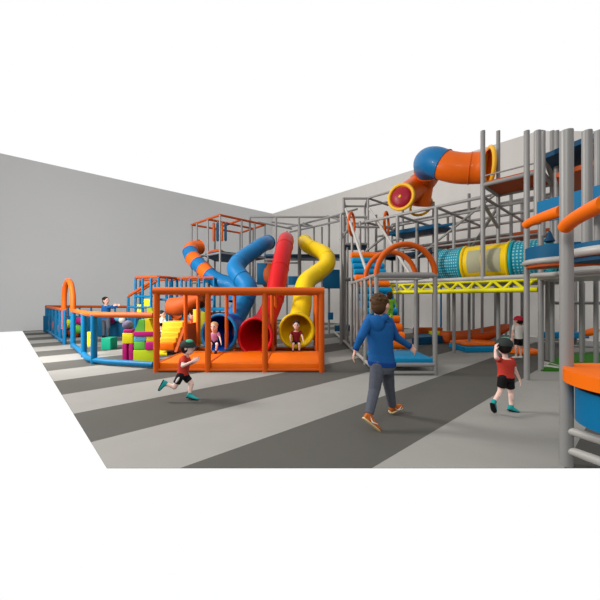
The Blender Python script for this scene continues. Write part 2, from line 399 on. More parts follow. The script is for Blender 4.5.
for k, (px, m, nm) in enumerate(((213.8, ORANGE_DK, 'orange'), (217.6, BLUE_MID, 'blue'), (222, ORANGE, 'orange'), (225.6, BLUE_MID, 'blue'))):
    p = P(px, 232, 14.6+.15*k)
    t = thing('punch_bag', '%s hanging pad in the tower, %s of the four' % (nm, ('leftmost', 'second from left', 'third from left', 'rightmost')[k]), 'pad', p, 'hanging pads in the slide tower')
    bm = bmesh.new(); pts = [p+V3((0, 0, q)) for q in (-.42, -.38, .38, .42)]; sweep(bm, pts, [.03, .06, .06, .03], 14); link('bag', bm, m, t)
    pipe('strap', [p+V3((0, 0, .4)), V3((p.x, p.y, 5.18))], .012, GREY_B, t, 6)
bm = bmesh.new(); c = P(246, 252, 15.5); box(bm, c, (.5, .4, .05), V3((.8, 0, .5)).normalized(), V3((0, 1, 0)), V3((-.5, 0, .8)).normalized(), bev=.02)
tag(link('slide_canopy', bm, TEAL), 'tilted green canopy at the head of the blue slide', 'canopy')

# ---- grey gantry between towers
root = thing('bridge_frame', 'grey pipe gantry with a dark walkway behind the red and yellow slides', 'frame', P(300, 300, 15)-V3((0, 0, 1.6)))
zt = 5.42
def X(px, d): return (px-300)/F_PX*d
gp = [V3((X(px, d), d, 0)) for px, d in ((250, 15), (276, 15), (299, 15), (329, 15), (341, 15))]
for p in gp: pipe('post', [at(p, 0), at(p, zt)], .05, GREY_B, root)
pipe('post', [(X(299.5, 14.6), 14.6, 0), (X(299.5, 14.6), 14.6, 4.9)], .08, GREY_B, root)
for px, d in ((287, 17.5), (314, 16.5), (322, 16.5)): pipe('post', [(X(px, d), d, 0), (X(px, d), d, 5.3)], .045, GREY_B, root)
pipe('rail', [at(gp[0], zt), at(gp[-1], zt)], .05, GREY_B, root)
for a, b in (((272, 222, 18), (312, 227, 16)), ((288, 227.5, 17), (340, 214.5, 14)), ((290, 232, 17), (342, 220.5, 14)), ((258, 222, 17), (292, 229, 17.5)), ((303, 223, 16), (314, 227, 16)), ((327, 216, 14.8), (341, 220, 14))):
    pipe('rail', [P(*a), P(*b)], .045, GREY_B, root)
blk('walkway', (X(303, 15), 15.2, 3.62), (1.75, .5, .05), NAVY, root)
pipe('rail', [(X(265, 14.7), 14.7, 3.42), (X(342, 14.7), 14.7, 3.42)], .05, GREY_B, root)
blk('net_panel', (X(332, 14.8), 14.8, 2.55), (.42, .03, .43), BLUE_MID, root)
blk('net_panel', (X(293, 14.8), 14.8, 2.48), (.22, .03, .2), BLUE_MID, root)
pipe('rail', [P(265, 263, 14.8), P(300, 263, 14.8)], .035, GREY_B, root)
bm = bmesh.new(); c = P(270, 275, 15.5); ell(bm, c, (.5, .4, .7)); tag(link('orange_curtain_pod', bm, ORANGE_DK), 'burnt orange padded pod between blue and red slides', 'pod')
blk('standing_pad', P(262, 274, 15.3), (.22, .12, .5), BLUE_MID); tag(SC.objects['standing_pad'], 'blue upright pad left of the burnt orange pod', 'pad')

# ---- blue scaffold play house far left-middle
root = thing('jungle_gym', 'blue post climbing frame with orange top rail behind the yellow steps', 'frame', (X(135, 13), 13, 0))
zz = 2.5
tops = [(135.5, 13.2), (142.5, 13.0), (151, 12.8), (158.5, 12.7), (166.5, 13.0), (172, 13.3), (177, 13.6), (181.5, 13.4), (190, 13.2), (199, 13.2), (204, 13.2), (214, 13.2)]
tp = [V3((X(px, d), d, 0)) for px, d in tops]
for p in tp: pipe('post', [at(p, 0), at(p, zz)], .05, BLUE_PIPE, root)
for a, b in zip(tp[:-1], tp[1:]): pipe('top_rail', [at(a, zz), at(b, zz)], .055, ORANGE_DK, root)
bk = [V3((X(px, 14.6), 14.6, 0)) for px in (140, 155, 170, 186, 209)]
for p in bk: pipe('post', [at(p, 0), at(p, zz)], .045, BLUE_PIPE, root)
pipe('top_rail', [at(bk[0], zz), at(bk[-1], zz)], .05, ORANGE_DK, root)
p = V3((X(128.3, 13.2), 13.2, 0)); pipe('post', [at(p, 0), at(p, 1.75)], .05, BLUE_PIPE, root)
pipe('stair_rail', [at(p, 1.75), P(152, 281, 13)], .055, ORANGE_DK, root)
pipe('stair_rail', [P(136, 294, 13.8), P(157, 281, 13.8)], .05, ORANGE_DK, root)
for y in (296.5, 307.5): pipe('rail', [P(135, y, 13.1), P(152, y, 12.8)], .045, BLUE_PIPE, root)
for y in (299.5,): pipe('rail', [P(158, y, 12.8), P(214, y, 13.2)], .045, BLUE_PIPE, root)
pipe('rail', [P(128, 307, 13.2), P(136, 307, 13.2)], .045, BLUE_PIPE, root)
blk('panel', P(139.5, 310, 13.1), (.1, .02, .22), YEL_F, root); blk('panel', P(147.5, 304, 12.95), (.14, .02, .2), YEL_F, root)
# spiral slide (orange cone)
root = thing('spiral_slide', 'burnt orange spiral chute beside the yellow steps', 'slide', (X(183, 11.5), 11.5, 0))
bm = bmesh.new(); n = 26; prev = None
for i in range(n+1):
    t = i/n; ang = math.pi*(.95-1.25*t); R = .75-.15*t
    c = V3((X(186, 11.5), 11.8, 1.0+.75*t)); dr = V3((math.cos(ang), math.sin(ang), 0))
    o = [c+dr*(R*q)+V3((0, 0, dz)) for q, dz in ((.15, .14), (.3, .0), (.6, -.1), (.85, 0), (1.0, .28), (1.05, .30), (.9, -.08), (.6, -.17), (.2, -.1))]
    cur = [bm.verts.new(p) for p in o]
    if prev:
        for k in range(len(cur)): bm.faces.new((prev[k], prev[(k+1) % len(cur)], cur[(k+1) % len(cur)], cur[k]))
    prev = cur
link('chute', bm, ORANGE_DK, root)
bm = bmesh.new(); c = P(192, 304, 11.4)
sweep(bm, [P(167, 306, 11.5), P(170, 306.5, 11.5), P(178, 306.5, 11.4), P(188, 303, 11.3), P(201, 297.5, 11.2)], [.12, .3, .33, .26, .12], 18); link('chute_side', bm, ORANGE_DK, root)
pipe('post', [(X(183, 11.6), 11.6, 0), (X(183, 11.6), 11.6, 1.4)], .05, BLUE_PIPE, root)
# yellow steps
root = thing('play_steps', 'yellow padded steps with orange side panel behind the orange frame', 'steps', (X(170, 9.6), 9.6, 0))
for k in range(5):
    y0 = 349-5.2*k; d = 9.4+.16*k
    zt = EYE+(300-(y0-5.5))/F_PX*d; xl = X(159+.8*k, d); xr = X(174+2.2*k, d)
    blk('step', ((xl+xr)/2, d+.35, (zt+.12)/2+.02), ((xr-xl)/2, .35, (zt-.12)/2), YELLOW_STEP if k else ORANGE_PAD, root, bev=.03)
bm = bmesh.new(); q = [P(174, 352, 9.3), P(196, 352, 10.6), P(196, 322, 10.6), P(184, 324, 10.0)]
a = [bm.verts.new(at(v, max(.02, v.z))) for v in q]; b = [bm.verts.new(at(v, max(.02, v.z))+V3((.08, .0, 0))) for v in q]
bm.faces.new(a); bm.faces.new(b[::-1])
for i in range(4): bm.faces.new((a[i], b[i], b[(i+1) % 4], a[(i+1) % 4]))
link('side_panel', bm, ORANGE_DK, root)
blk('tower_pad', P(197, 328, 10.8), (.1, .1, .62), YELLOW_STEP); tag(SC.objects['tower_pad'], 'yellow padded pillar at the right of the steps', 'pad')
blk('standing_board', P(203, 328, 11.2), (.13, .05, .55), OLIVE); tag(SC.objects['standing_board'], 'olive lime upright panel left of the blue slide mouth', 'panel')
blk('blue_canopy', P(214, 309, 12.0), (.6, .5, .05), BLUE_PAD); tag(SC.objects['blue_canopy'], 'flat blue roof panel above the blue slide mouth', 'roof')
blk('brown_beam', P(217, 315, 12.0), (.3, .08, .1), ORANGE_DK); tag(SC.objects['brown_beam'], 'short burnt orange beam beneath the flat blue roof', 'beam')

# ---- roller stair box
root = thing('stair_frame', 'grey pipe stair frame with a bright blue landing pad in the centre', 'frame', (2.87, 6.95, 0))
xl, xr, y0, y1, zt = 1.63, 2.88, 6.95, 8.1, 2.13
for x, y in ((xr, y0), (xr, y1), (xl, y0), (xl, y1)): pipe('post', [(x, y, 0), (x, y, zt)], .048, GREY, root)
for y in (8.1+1.1*k for k in (0, 1, 2)): pipe('post', [(xl, y+.05, 0), (xl, y+.05, zt)], .045, GREY, root)
for y in (7.5, 8.6, 9.7): pipe('post', [(xl, y, .35), (xl, y, zt)], .035, GREY, root)
pipe('rail', [(xl-.04, y0, zt), (xr+.04, y0, zt)], .06, GREY, root)
pipe('rail', [(xl, y0, zt), (xl, 10.4, zt)], .045, GREY, root)
pipe('rail', [(xr, y0, zt), (xr, y1, zt)], .045, GREY, root)
pipe('rail', [(xl, y1, zt), (xr, y1, zt)], .045, GREY_L, root)
pipe('rail', [(xl, y0, .22), (xr, y0, .22)], .045, GREY, root); pipe('rail', [(xl, y0, .05), (xr, y0, .05)], .045, GREY, root)
pipe('rail', [(xl, y0, .08), (xl, 15.2, .08)], .045, GREY_L, root)
pipe('rail', [(xr, y0, .22), (xr, y1, .22)], .045, GREY, root)
blk('landing_pad', ((xl+xr)/2, (y0+y1)/2, .29), ((xr-xl)/2-.02, (y1-y0)/2, .06), BLUE_PAD, root, bev=.02)
for k, (y, nm, mr) in enumerate(((y0, 'front', 0), (y1, 'rear', 0))):
    bm = bmesh.new(); R = (xr-xl)/2
    sweep(bm, arc(((xl+xr)/2, y, zt), V3((R, 0, 0)), V3((0, 0, .66)), 0, math.pi), .06, 12)
    tag(link('safety_hoop', bm, ORANGE), nm+' large orange hoop arching over the stair frame', 'arch', 'large orange hoops over the stair frame')
cols = [ORANGE_PAD]*4+[BLUE_PAD]*4+[ORANGE_PAD]*2+[BLUE_PAD]*3+[ORANGE_PAD]
nms = ['orange']*4+['blue']*4+['orange']*2+['blue']*3+['orange']
ordn = ['lowest', 'second from the bottom', 'third from the bottom', 'fourth from the bottom', 'fifth from the bottom', 'sixth from the bottom', 'seventh from the bottom', 'eighth from the bottom', 'ninth from the bottom', 'tenth from the bottom', 'fourth from the top', 'third from the top', 'second from the top', 'topmost']
for k in range(14):
    d = 8.35+.21*k; zz = .45+.205*k
    bm = bmesh.new(); sweep(bm, [V3((x, d, zz)) for x in (1.72, 1.75, 2.72, 2.75)], [.06, .105, .105, .06], 18)
    tag(link('padded_roller', bm, cols[k]), '%s padded roller of the climbing stair, %s' % (nms[k], ordn[k]), 'roller', 'padded rollers of the climbing stair')

# ---- middle tower (behind the stairs) and white slanted poles
root = thing('climbing_tower', 'tall grey pipe tower behind the roller stair', 'tower', (X(343, 12.2), 12.2, 0))
zt = 5.4
T = {}
for nm, px, d in (('a', 343.5, 12.2), ('b', 368, 12.2), ('c', 345, 13.2), ('d', 365, 13.2), ('e', 352, 11.4), ('f', 360, 11.2), ('g', 376, 12.4), ('h', 384.5, 12.4)):
    T[nm] = V3((X(px, d), d, 0)); pipe('post', [at(T[nm], 0), at(T[nm], zt if nm in 'abcd' else 4.3)], .055 if nm in 'a' else .045, GREY, root)
pipe('post', [(X(341, 11.8), 11.8, 0), (X(341, 11.8), 11.8, 4.7)], .05, GREY, root)
pipe('post', [(X(347.5, 12.5), 12.5, 0), (X(347.5, 12.5), 12.5, 4.7)], .04, GREY, root)
for p, q in ('ab', 'cd', 'ac', 'bd'):
    for zq in (zt, 4.7, 3.7, 2.4): pipe('rail', [at(T[p], zq), at(T[q], zq)], .045, GREY, root)
for a, b in (((368, 198, 12.2), (395, 190.5, 11.6)), ((368, 198, 12.2), (388, 205, 12.8)), ((365, 207, 13.2), (392, 201, 12.6)), ((341, 214, 12), (357, 209, 13)), ((341, 235, 12), (368, 220, 12)), ((357, 227, 10.9), (391, 227, 10.9)), ((340, 240, 12), (352, 225, 12)), ((365, 252, 12), (400, 225, 11.5))):
    pipe('rail', [P(*a), P(*b)], .042, GREY, root)
slab('deck', [T['a'], T['b'], T['d'], T['c']], 3.62, 3.72, NAVY, root)
slab('deck', [T['b'], V3((X(400, 12.3), 12.3, 0)), V3((X(395, 13.8), 13.8, 0)), T['d']], 3.3, 3.4, BLUE_MID, root)
for i, (a, b) in enumerate((((345.7, 209, 11.4), (368, 276, 8.4)), ((369.7, 209, 11.4), (411, 276, 8.4)))):
    tag(pipe('slanted_pole', [P(*a), P(*b)], .04, GREY_L), ('left', 'right')[i]+' pale slanted pole running down from the grey tower to the stair frame', 'pole', 'pale slanted poles above the stair')
for i, (px, py, w) in enumerate(((351.7, 224, .14), (386.5, 223.5, .15))):
    c = P(px, py, 11); bm = bmesh.new()
    ring(bm, c, V3((w, .3, 0)), V3((0, 0, .38)), .045, 28, 10)
    tag(link('small_hoop', bm, ORANGE), ('left', 'right')[i]+' small orange oval hoop at the cross bar of the grey tower', 'hoop', 'small orange hoops on the grey tower')

# ---- main play frame on the hall grid
root = thing('play_structure', 'large multi level grey pipe play frame on the right with truss bridge', 'frame', GR(0, 0))
def gpost(i, j, z0, z1, r=.05, m=GREY): pipe('post', [GR(i, j, z0), GR(i, j, z1)], r, m, root)
def grail(i, j, i2, j2, z, z2=None, r=.045, m=GREY): pipe('rail', [GR(i, j, z), GR(i2, j2, z if z2 is None else z2)], r, m, root)
zc = 4.2
def ztop(i, j):   # pipes run up out to the same height limit of the frame
    p = GR(i, j); return EYE+169/F_PX*p.y
for j in range(0, 4): gpost(0, j, 0 if j in (0, 3) else 2.1, ztop(0, j) if j < 2 else zc, .055)
for j in range(0, 4): gpost(1, j, 0, ztop(1, j) if j < 2 else zc)
for j in range(0, 6): gpost(2, j, 0, zc+.9 if j else 5.5, .045, GREY_B)
for j in range(1, 6): gpost(3, j, 0, 4.9, .045, GREY_B)
gpost(-1, 0, 0, ztop(-1, 0), .052)
for i in range(0, 4):
    grail(i, 1 if i == 0 else 0, i, 4 if i < 2 else 5, zc)
    grail(i, 0, i, 4, 2.12)
for j in range(1, 5): grail(0, j, 3, j, zc, r=.04)
for j in range(0, 5): grail(0, j, 3, j, 2.12, r=.04)
grail(1, 1, 2, 2, zc, 3.2); grail(1, 3, 1, 1, 3.0, 4.6, .035); grail(2, 4, 2, 1, 4.9, r=.04, m=GREY_B); grail(3, 5, 3, 0, 4.9, r=.04, m=GREY_B)
grail(0, 1, 1, 1, 4.05, 3.6); grail(0, 0, 2, 0, 4.5)
# upper deck bays
slab('deck', [GR(0, 1), GR(0, .05), GR(1, .05), GR(1, 1)], 4.5, 4.58, ORANGE_DK, root)
for q in ((0, 1, 0, 0), (1, 1, 1, 0), (0, 1, 1, 1), (0, 0, 1, 0)): grail(*q, 4.5, r=.05)
for zq in (4.72,): grail(0, 1, 0, -.6, zq, r=.02)
slab('deck', [GR(2, 4), GR(2, 0), GR(3, 0), GR(3, 4)], 3.55, 3.63, ORANGE_DK, root)
slab('deck', [GR(1, 4), GR(1, 2.4), GR(2, 2.4), GR(2, 4)], 3.95, 4.03, BLUE_MID, root)
slab('deck', [GR(2, 5), GR(2, 3), GR(3, 3), GR(3, 5)], 3.3, 3.4, NAVY, root)
grail(1, 4, 1, 2, 3.92, m=BLUE_MID); grail(2, 5, 2, 1, 3.6, r=.04); grail(1, 4, 1, 0, 3.3, r=.03)
for t in [x*.25 for x in range(0, 12)]: pipe('baluster', [GR(1.05, t+.2, 2.15), GR(1.05, t+.2, 3.12)], .014, BLACK, root, 6)
grail(1.05, 0, 1.05, 3.1, 3.12, r=.02, m=BLACK)
# tunnel deck
slab('tunnel_deck', [GR(0, 3.1), GR(0, -.6), GR(1, -.6), GR(1, 3.1)], 2.1, 2.16, GREY_L, root)
pipe('deck_edge', [GR(0, 3.3, 2.15), GR(0, -.02, 2.15)], .05, GREY_L, root)
# truss
tr = thing('truss_beam', 'bright yellow zigzag truss beam under the crawl tunnels', 'truss', GR(0, 3.5, 0))
for i in (0, .35):
    pipe('chord', [GR(i, 3.7, 1.84), GR(i, 0.05, 1.84)], .055, YELLOW_TR, tr)
    pipe('chord', [GR(i, 3.7, 2.07), GR(i, 0.05, 2.07)], .035, YELLOW_TR, tr)
    if i: continue
    n = 10
    bm = bmesh.new()
    pts = [GR(i, 3.6-3.5*k/(2*n), 1.86 if k % 2 else 2.07) for k in range(2*n+1)]
    for a, b in zip(pts[:-1], pts[1:]): rod(bm, a, b, .036, 8)
    link('web', bm, YELLOW_TR, tr)
# crawl tunnels
def tunnel(t0, t1, m, label, holes):
    c = lambda t: GR(.5, t, 2.62)
    root = thing('crawl_tunnel', label, 'tunnel', GR(.5, (t0+t1)/2, 2.16), 'crawl tunnels on the truss bridge')
    bm = bmesh.new(); n = 14; sweep(bm, [lerp(c(t0), c(t1), i/n) for i in range(n+1)], .45, 36, cap=False, uv=2.0); link('shell', bm, m, root)
    for t in (t0, t1):
        bm = bmesh.new(); ring(bm, c(t), U*.45, V3((0, 0, .45)), .04, 36, 8); link('end_ring', bm, TEAL if holes else YELLOW, root)
    if not holes:
        for f in (.14, .58):
            a, b = t0+(t1-t0)*f, t0+(t1-t0)*(f+.3)
            bm = bmesh.new(); prev = None
            for q in range(9):
                an = math.radians(-40+80*q/8); cur = []
                for t in (a, b): cur.append(bm.verts.new(c(t)-U*(.458*math.cos(an))+V3((0, 0, .458*math.sin(an)))))
                if prev: bm.faces.new((prev[0], prev[1], cur[1], cur[0]))
                prev = cur
            link('mesh_window', bm, MESHG, root)
tunnel(2.1, 1.56, TEAL_P, 'left teal perforated crawl tunnel on the yellow truss', True)
tunnel(1.5, .62, YELLOW, 'yellow crawl tunnel with grey mesh windows on the truss', False)
tunnel(.55, -.15, TEAL_P, 'right teal perforated crawl tunnel behind the grey posts', True)

# ---- big orange overhead tube
ctrl = [P(489, 166.5, 8.9), P(478, 168, 9.1), P(462, 168.5, 9.3), P(447, 166, 9.5), P(434, 161.5, 9.8), P(427, 163, 10.4), P(428, 174, 11.2), P(421, 184, 11.6), P(411, 191, 11.4), P(401.5, 197, 11.0)]
pts = catmull(ctrl, 8); n = len(pts); fr = frames(pts)
root = thing('overhead_tube', 'big orange overhead crawl tube with a blue elbow at top right', 'tube', GR(1, 2))
for a, b, m in ((0, 12, ORANGE_SL), (12, 26, ORANGE_SL), (26, 44, BLUE), (44, 58, ORANGE_SL), (58, n-1, ORANGE_SL)):
    bm = bmesh.new(); sweep(bm, pts[a:b+1], [.43-.03*i/(n-1) for i in range(a, b+1)], 32, cap=False); link('tube_section', bm, m, root)
    if a:
        bm = bmesh.new(); ring(bm, pts[a], fr[a][1]*.43, fr[a][2]*.43, .015, 32, 6); link('joint_flange', bm, m, root)
a = V3((.25, .97, 0)).normalized(); bm = bmesh.new(); ring(bm, pts[0], a*.46, V3((0, 0, .5)), .055, 40, 10); link('end_ring', bm, YELLOW_RIM, root)
nn = V3((-.75, -1, 0)).normalized(); a = nn.cross(V3((0, 0, 1))).normalized()
c = P(401, 197, 10.8)
bm = bmesh.new(); ring(bm, c, a*.41, V3((0, 0, .41)), .055, 40, 10); link('end_ring', bm, YELLOW_RIM, root)
bm = bmesh.new(); loft(bm, [(c-nn*.1, a*.42, V3((0, 0, .42))), (c-nn*.02, a*.42, V3((0, 0, .42)))], 32); link('collar', bm, ORANGE_SL, root)
bm = bmesh.new(); ell(bm, c, (.33, .33, .1), a, V3((0, 0, 1)), nn); bub = link('bubble_window', bm, MAROON, root)
bm = bmesh.new(); ell(bm, c+nn*.1, (.05, .05, .03), a, V3((0, 0, 1)), nn); link('centre_knob', bm, YELLOW_RIM, bub)
c2 = P(421, 206, 11.8); bm = bmesh.new(); ring(bm, c2, V3((.4, .1, 0)), V3((.05, -.28, .26)), .05, 36, 10); link('lower_ring', bm, YELLOW_RIM, root)
bm = bmesh.new(); sweep(bm, catmull([pts[52], lerp(pts[52], c2, .6), c2], 5), .31, 28, cap=False); link('tube_section', bm, ORANGE_SL, root)

# ---- near right structure with round bumpers
root = thing('near_post_frame', 'thick grey posts of the nearest play tower at the right edge', 'frame', (2.55, 3.15, 0))
def topz(d): return EYE+169/F_PX*d
pipe('post', [(X(566.5, 3.16), 3.16, 0), (X(566.5, 3.16), 3.16, topz(3.16))], .056, GREY, root, 20)
for px, d, z0, r in ((587, 4.1, 2.32, .055), (598.5, 4.9, 2.3, .055), (537.5, 5.6, 2.9, .055), (543.5, 6.6, 2.9, .035), (556.5, 7.2, 2.3, .05)):
    pipe('post', [(X(px, d), d, z0), (X(px, d), d, topz(d))], r, GREY, root, 16)
for px, d in ((547.5, 8.7), (581.5, 8.15), (596, 7.8), (572, 10.5), (575.5, 11.5), (583, 9.5)):
    pipe('post', [(X(px, d), d, 0), (X(px, d), d, 2.1 if d < 11 else 2.4)], .05, GREY, root)
pipe('rail', [(X(566, 3.16), 3.16, .345), (X(610, 2.86), 2.86, .345)], .04, GREY_L, root, 16)
pipe('rail', [(X(566, 3.16), 3.16, .155), (X(610, 2.86), 2.86, .155)], .04, GREY_L, root, 16)
pipe('rail', [P(547, 303, 8.7), P(606, 303, 8.2)], .04, GREY, root)
pipe('rail', [P(545, 363, 8.2), P(562, 368, 7.6)], .045, GREY_L, root); pipe('rail', [P(543, 366, 7.7), P(575, 371, 7.2)], .045, GREY_L, root)
pipe('rail', [P(547, 364, 8.7), P(562, 356, 9.5)], .04, GREY_L, root); pipe('rail', [P(572, 352, 9.8), P(606, 352, 9.4)], .04, GREY, root)
pipe('rail', [P(570, 346, 10.4), P(606, 347, 10)], .04, GREY, root)
pipe('deck_edge', [P(532, 275.5, 7.2), P(606, 271, 5.6)], .05, GREY_L, root)
pipe('rail', [P(545, 155, 6.9), P(604, 138, 6)], .05, GREY_L, root); pipe('rail', [P(545, 158, 6.9), P(554, 182, 8)], .05, GREY, root)
slab('deck', [P(545, 300, 6.8), P(606, 300, 5.8), P(612, 300, 7.2), P(556, 300, 8.3)], 4.55, 4.66, NAVY, root)
slab('deck', [P(556, 300, 6.8), P(606, 300, 6), P(612, 300, 7), P(562, 300, 8)], 4.15, 4.25, ORANGE_DK, root)
slab('deck', [P(538, 300, 7.2), P(606, 300, 5.8), P(606, 300, 7.4), P(552, 300, 8.1)], 2.04, 2.1, GREY_L, root)
bm = bmesh.new()
q = [P(537, 202, 5.5), P(606, 183, 4.4), P(606, 214, 4.4), P(537, 222, 5.5)]
a = [bm.verts.new(v) for v in q]; b = [bm.verts.new(v+U*.04) for v in q]; bm.faces.new(a); bm.faces.new(b[::-1])
for i in range(4): bm.faces.new((a[i], b[i], b[(i+1) % 4], a[(i+1) % 4]))
link('guard_panel', bm, BLUE_PIPE, root)
# bumpers
bm = bmesh.new(); pp = catmull([P(524.5, 226, 5.0), P(532, 221.5, 4.85), P(545, 216.5, 4.55), P(562, 211, 4.25)], 6)
sweep(bm, pp, [.035]+[.06+.022*i/len(pp) for i in range(len(pp)-1)], 16)
tag(link('foam_bumper', bm, ORANGE_PAD), 'long orange round foam bumper behind the thick front post', 'bumper', 'orange round foam bumpers')
bm = bmesh.new(); pp = catmull([P(563.5, 229, 3.0), P(570, 222.5, 2.9), P(581, 215, 2.7), P(606, 202, 2.35)], 6)
sweep(bm, pp, [.04, .055]+[.06]*(len(pp)-2), 16)
tag(link('foam_bumper', bm, ORANGE_PAD), 'nearest orange round foam bumper wrapping the thick front post', 'bumper', 'orange round foam bumpers')
# balconies
def balcony(c, R, z, label, a0, a1, dz, um):
    root = thing('balcony_ring', label, 'balcony', (c[0], c[1], z), 'round balconies of the near tower')
    bm = bmesh.new(); pp = arc((c[0], c[1], z), V3((R, 0, 0)), V3((0, R, 0)), a0, a1, 30); sweep(bm, pp, .05, 12); link('rim', bm, GREY_L, root)
    bm = bmesh.new(); prism(bm, arc(c, V3((R-.02, 0, 0)), V3((0, R-.02, 0)), a0, a1, 30), z-.1, z-.05); link('underside', bm, um, root)
    bm = bmesh.new(); prev = None
    for p in arc((c[0], c[1], z), V3((R, 0, 0)), V3((0, R, 0)), a0, a1, 30):
        cur = [bm.verts.new(p), bm.verts.new(p+V3((0, 0, dz)))]
        if prev: bm.faces.new((prev[0], cur[0], cur[1], prev[1]))
        prev = cur
    link('guard', bm, BLUE_MID, root)
balcony((X(562, 5.9), 5.9, 0), .55, 2.29, 'round balcony with blue guard behind the thick front post', math.pi*.6, math.pi*1.75, .27, ORANGE_DK)
balcony((X(626, 3.6), 3.6, 0), .5, 2.13, 'nearest round balcony with white rim at the right edge', math.pi*.5, math.pi*1.9, .1, NAVY)
tag(blk('support_beam', P(590, 259.5, 3.9), (.22, .05, .07), ORANGE), 'thick orange beam below the nearest round balcony', 'beam')
# orange pad, blue tub
bm = bmesh.new(); c = V3((2.89, 2.775, 0)); prism(bm, arc(c, V3((.51, 0, 0)), V3((0, .51, 0)), 0, 2*math.pi*47/48, 47), .85, .965, .05)
tag(link('round_table_pad', bm, ORANGE_PAD), 'round orange padded step at the lower right edge', 'pad')
bm = bmesh.new(); prism(bm, arc(V3((2.877, 2.778, 0)), V3((.41, 0, 0)), V3((0, .41, 0)), 0, 2*math.pi*39/40, 39), .5, .8, .06)
tag(link('round_tub', bm, BLUE_PIPE), 'round blue padded drum under the orange padded step', 'pad')

# ---- things in the background right
root = thing('boat_slide', 'burnt orange boat shaped trough rising to a point at right', 'slide', (X(475, 11.5), 11.5, 0))
bm = bmesh.new(); prev = None
for i in range(19):
    t = i/18; px = 440+70*t; d = 12.2-1.2*t
    zr = EYE-(31-7*t*t+2.0*math.sin(math.pi*t))/F_PX*d; w = .5*math.sin(math.pi*min(1, .12+.88*(1-t)**.8*1.0))+.02
    zb = .03+.75*t**3
    c = V3((X(px, d), d, 0)); cur = []
    for q in range(9):
        an = math.pi*q/8; cur.append(bm.verts.new(V3((c.x, c.y-w*math.cos(an), zr-(zr-zb)*math.sin(an)))))
    if prev:
        for k in range(8): bm.faces.new((prev[k], prev[k+1], cur[k+1], cur[k]))
    prev = cur
h = link('hull', bm, ORANGE_DK, root); md = h.modifiers.new('s', 'SOLIDIFY'); md.thickness = .04
bm = bmesh.new(); pp = [P(416, 327.5, 13.5), P(440, 330.5, 12.6)]; box(bm, lerp(pp[0], pp[1], .5)-V3((0, 0, .1)), (.55, .15, .16), bev=.03); link('side_bolster', bm, ORANGE_DK, root)
tag(slab('ball_pool', [G(412, 346), G(455, 342), G(472, 337), G(425, 338)], 0, .28, BLUE_MID, bev=.03), 'low blue padded pool edge behind the stair frame', 'pool')
tag(blk('lime_block', P(440, 333, 12.4), (.35, .2, .06), LIME), 'flat lime cushion on the blue pool edge', 'cushion')
bm = bmesh.new(); prism(bm, [V3((X(449, 11), 11, 0)), V3((X(466, 9.9), 9.9, 0)), V3((X(500, 10), 10, 0)), V3((X(498, 10.9), 10.9, 0)), V3((X(475, 11.6), 11.6, 0))], 0, .16, .03)
tag(link('pad_island', bm, BLUE_PAD), 'blue padded island base beneath the boat slide', 'pad')
bm = bmesh.new(); prism(bm, [V3((X(450, 11), 11, 0)), V3((X(467, 10.1), 10.1, 0)), V3((X(499, 10.2), 10.2, 0)), V3((X(497, 10.8), 10.8, 0)), V3((X(475, 11.5), 11.5, 0))], .163, .24, .03)
tag(link('island_top', bm, ORANGE_PAD), 'orange cushion top lying on the blue island', 'cushion')
bm = bmesh.new(); prism(bm, arc(V3((X(522, 9.9), 9.95, 0)), V3((.46, 0, 0)), V3((0, .5, 0)), 0, 2*math.pi*31/32, 31), 0, .12, .04)
tag(link('floor_disc', bm, ORANGE_PAD), 'low orange round disc on the dark floor stripe', 'pad')
tag(slab('turf_mat', [G(541, 371.5), G(562, 371.5), G(640, 371), G(640, 353), G(562, 355), G(556, 360)], 0, .05, GREEN_MAT), 'green turf mat beneath the right tower', 'mat')
tag(blk('bench_pad', P(563, 335, 11.5), (.75, .2, .1), BLUE_PAD), 'low blue padded bench behind the right tower', 'bench')
tag(blk('bench_pad', P(563, 343, 12.5), (1.2, .1, .05), GREY), 'grey low rail bench behind the blue bench', 'bench')
bm = bmesh.new(); ell(bm, P(591, 332, 10.5), (.25, .2, .1), V3((.9, 0, .4)).normalized(), V3((0, 1, 0)), V3((-.4, 0, .9)).normalized()); tag(link('tilted_cushion', bm, ORANGE_PAD), 'small tilted orange cushion behind the right posts', 'cushion')
bm = bmesh.new(); c = P(549.5, 236, 6.2); sweep(bm, [c+V3((0, 0, q)) for q in (.1, .06, 0, -.1, -.13)], [.01, .03, .05, .09, .05], 14); tag(link('hanging_bell', bm, NAVY), 'dark blue cone toy hanging over the rear balcony', 'toy')
bm = bmesh.new(); ell(bm, P(551.5, 266, 6.8), (.1, .1, .15)); tag(link('teal_egg', bm, TEAL), 'teal egg shaped pod under the rear balcony', 'toy')
# pens of thin posts under the bridge (far)
root = thing('rear_post_row', 'row of thin far posts standing under the yellow truss', 'frame', (X(470, 13), 13, 0))
for px, d, m in ((441, 13, BLUE_PIPE), (449, 12.4, GREY_B), (462, 13.5, GREY_B), (473.5, 14, GREY_B), (495.5, 12.5, GREY_B), (506, 13, GREY_B), (528, 12, GREY_B)):
    pipe('post', [(X(px, d), d, 0), (X(px, d), d, 2.4)], .05 if m is not BLUE_PIPE else .035, m, root)
pipe('rail', [(X(441, 13), 13, 2.4), (X(506, 13), 13, 2.4)], .03, GREY_B, root)
blk('far_pad_wall', (X(350, 14), 13.6, .42), (.7, .1, .12), NAVY); tag(SC.objects['far_pad_wall'], 'low dark blue pad on the floor beyond the yellow slide', 'pad')
blk('ball_post', P(330.5, 316, 13), (.1, .1, .14), BLUE_MID); tag(SC.objects['ball_post'], 'small blue box beyond the yellow slide', 'box')

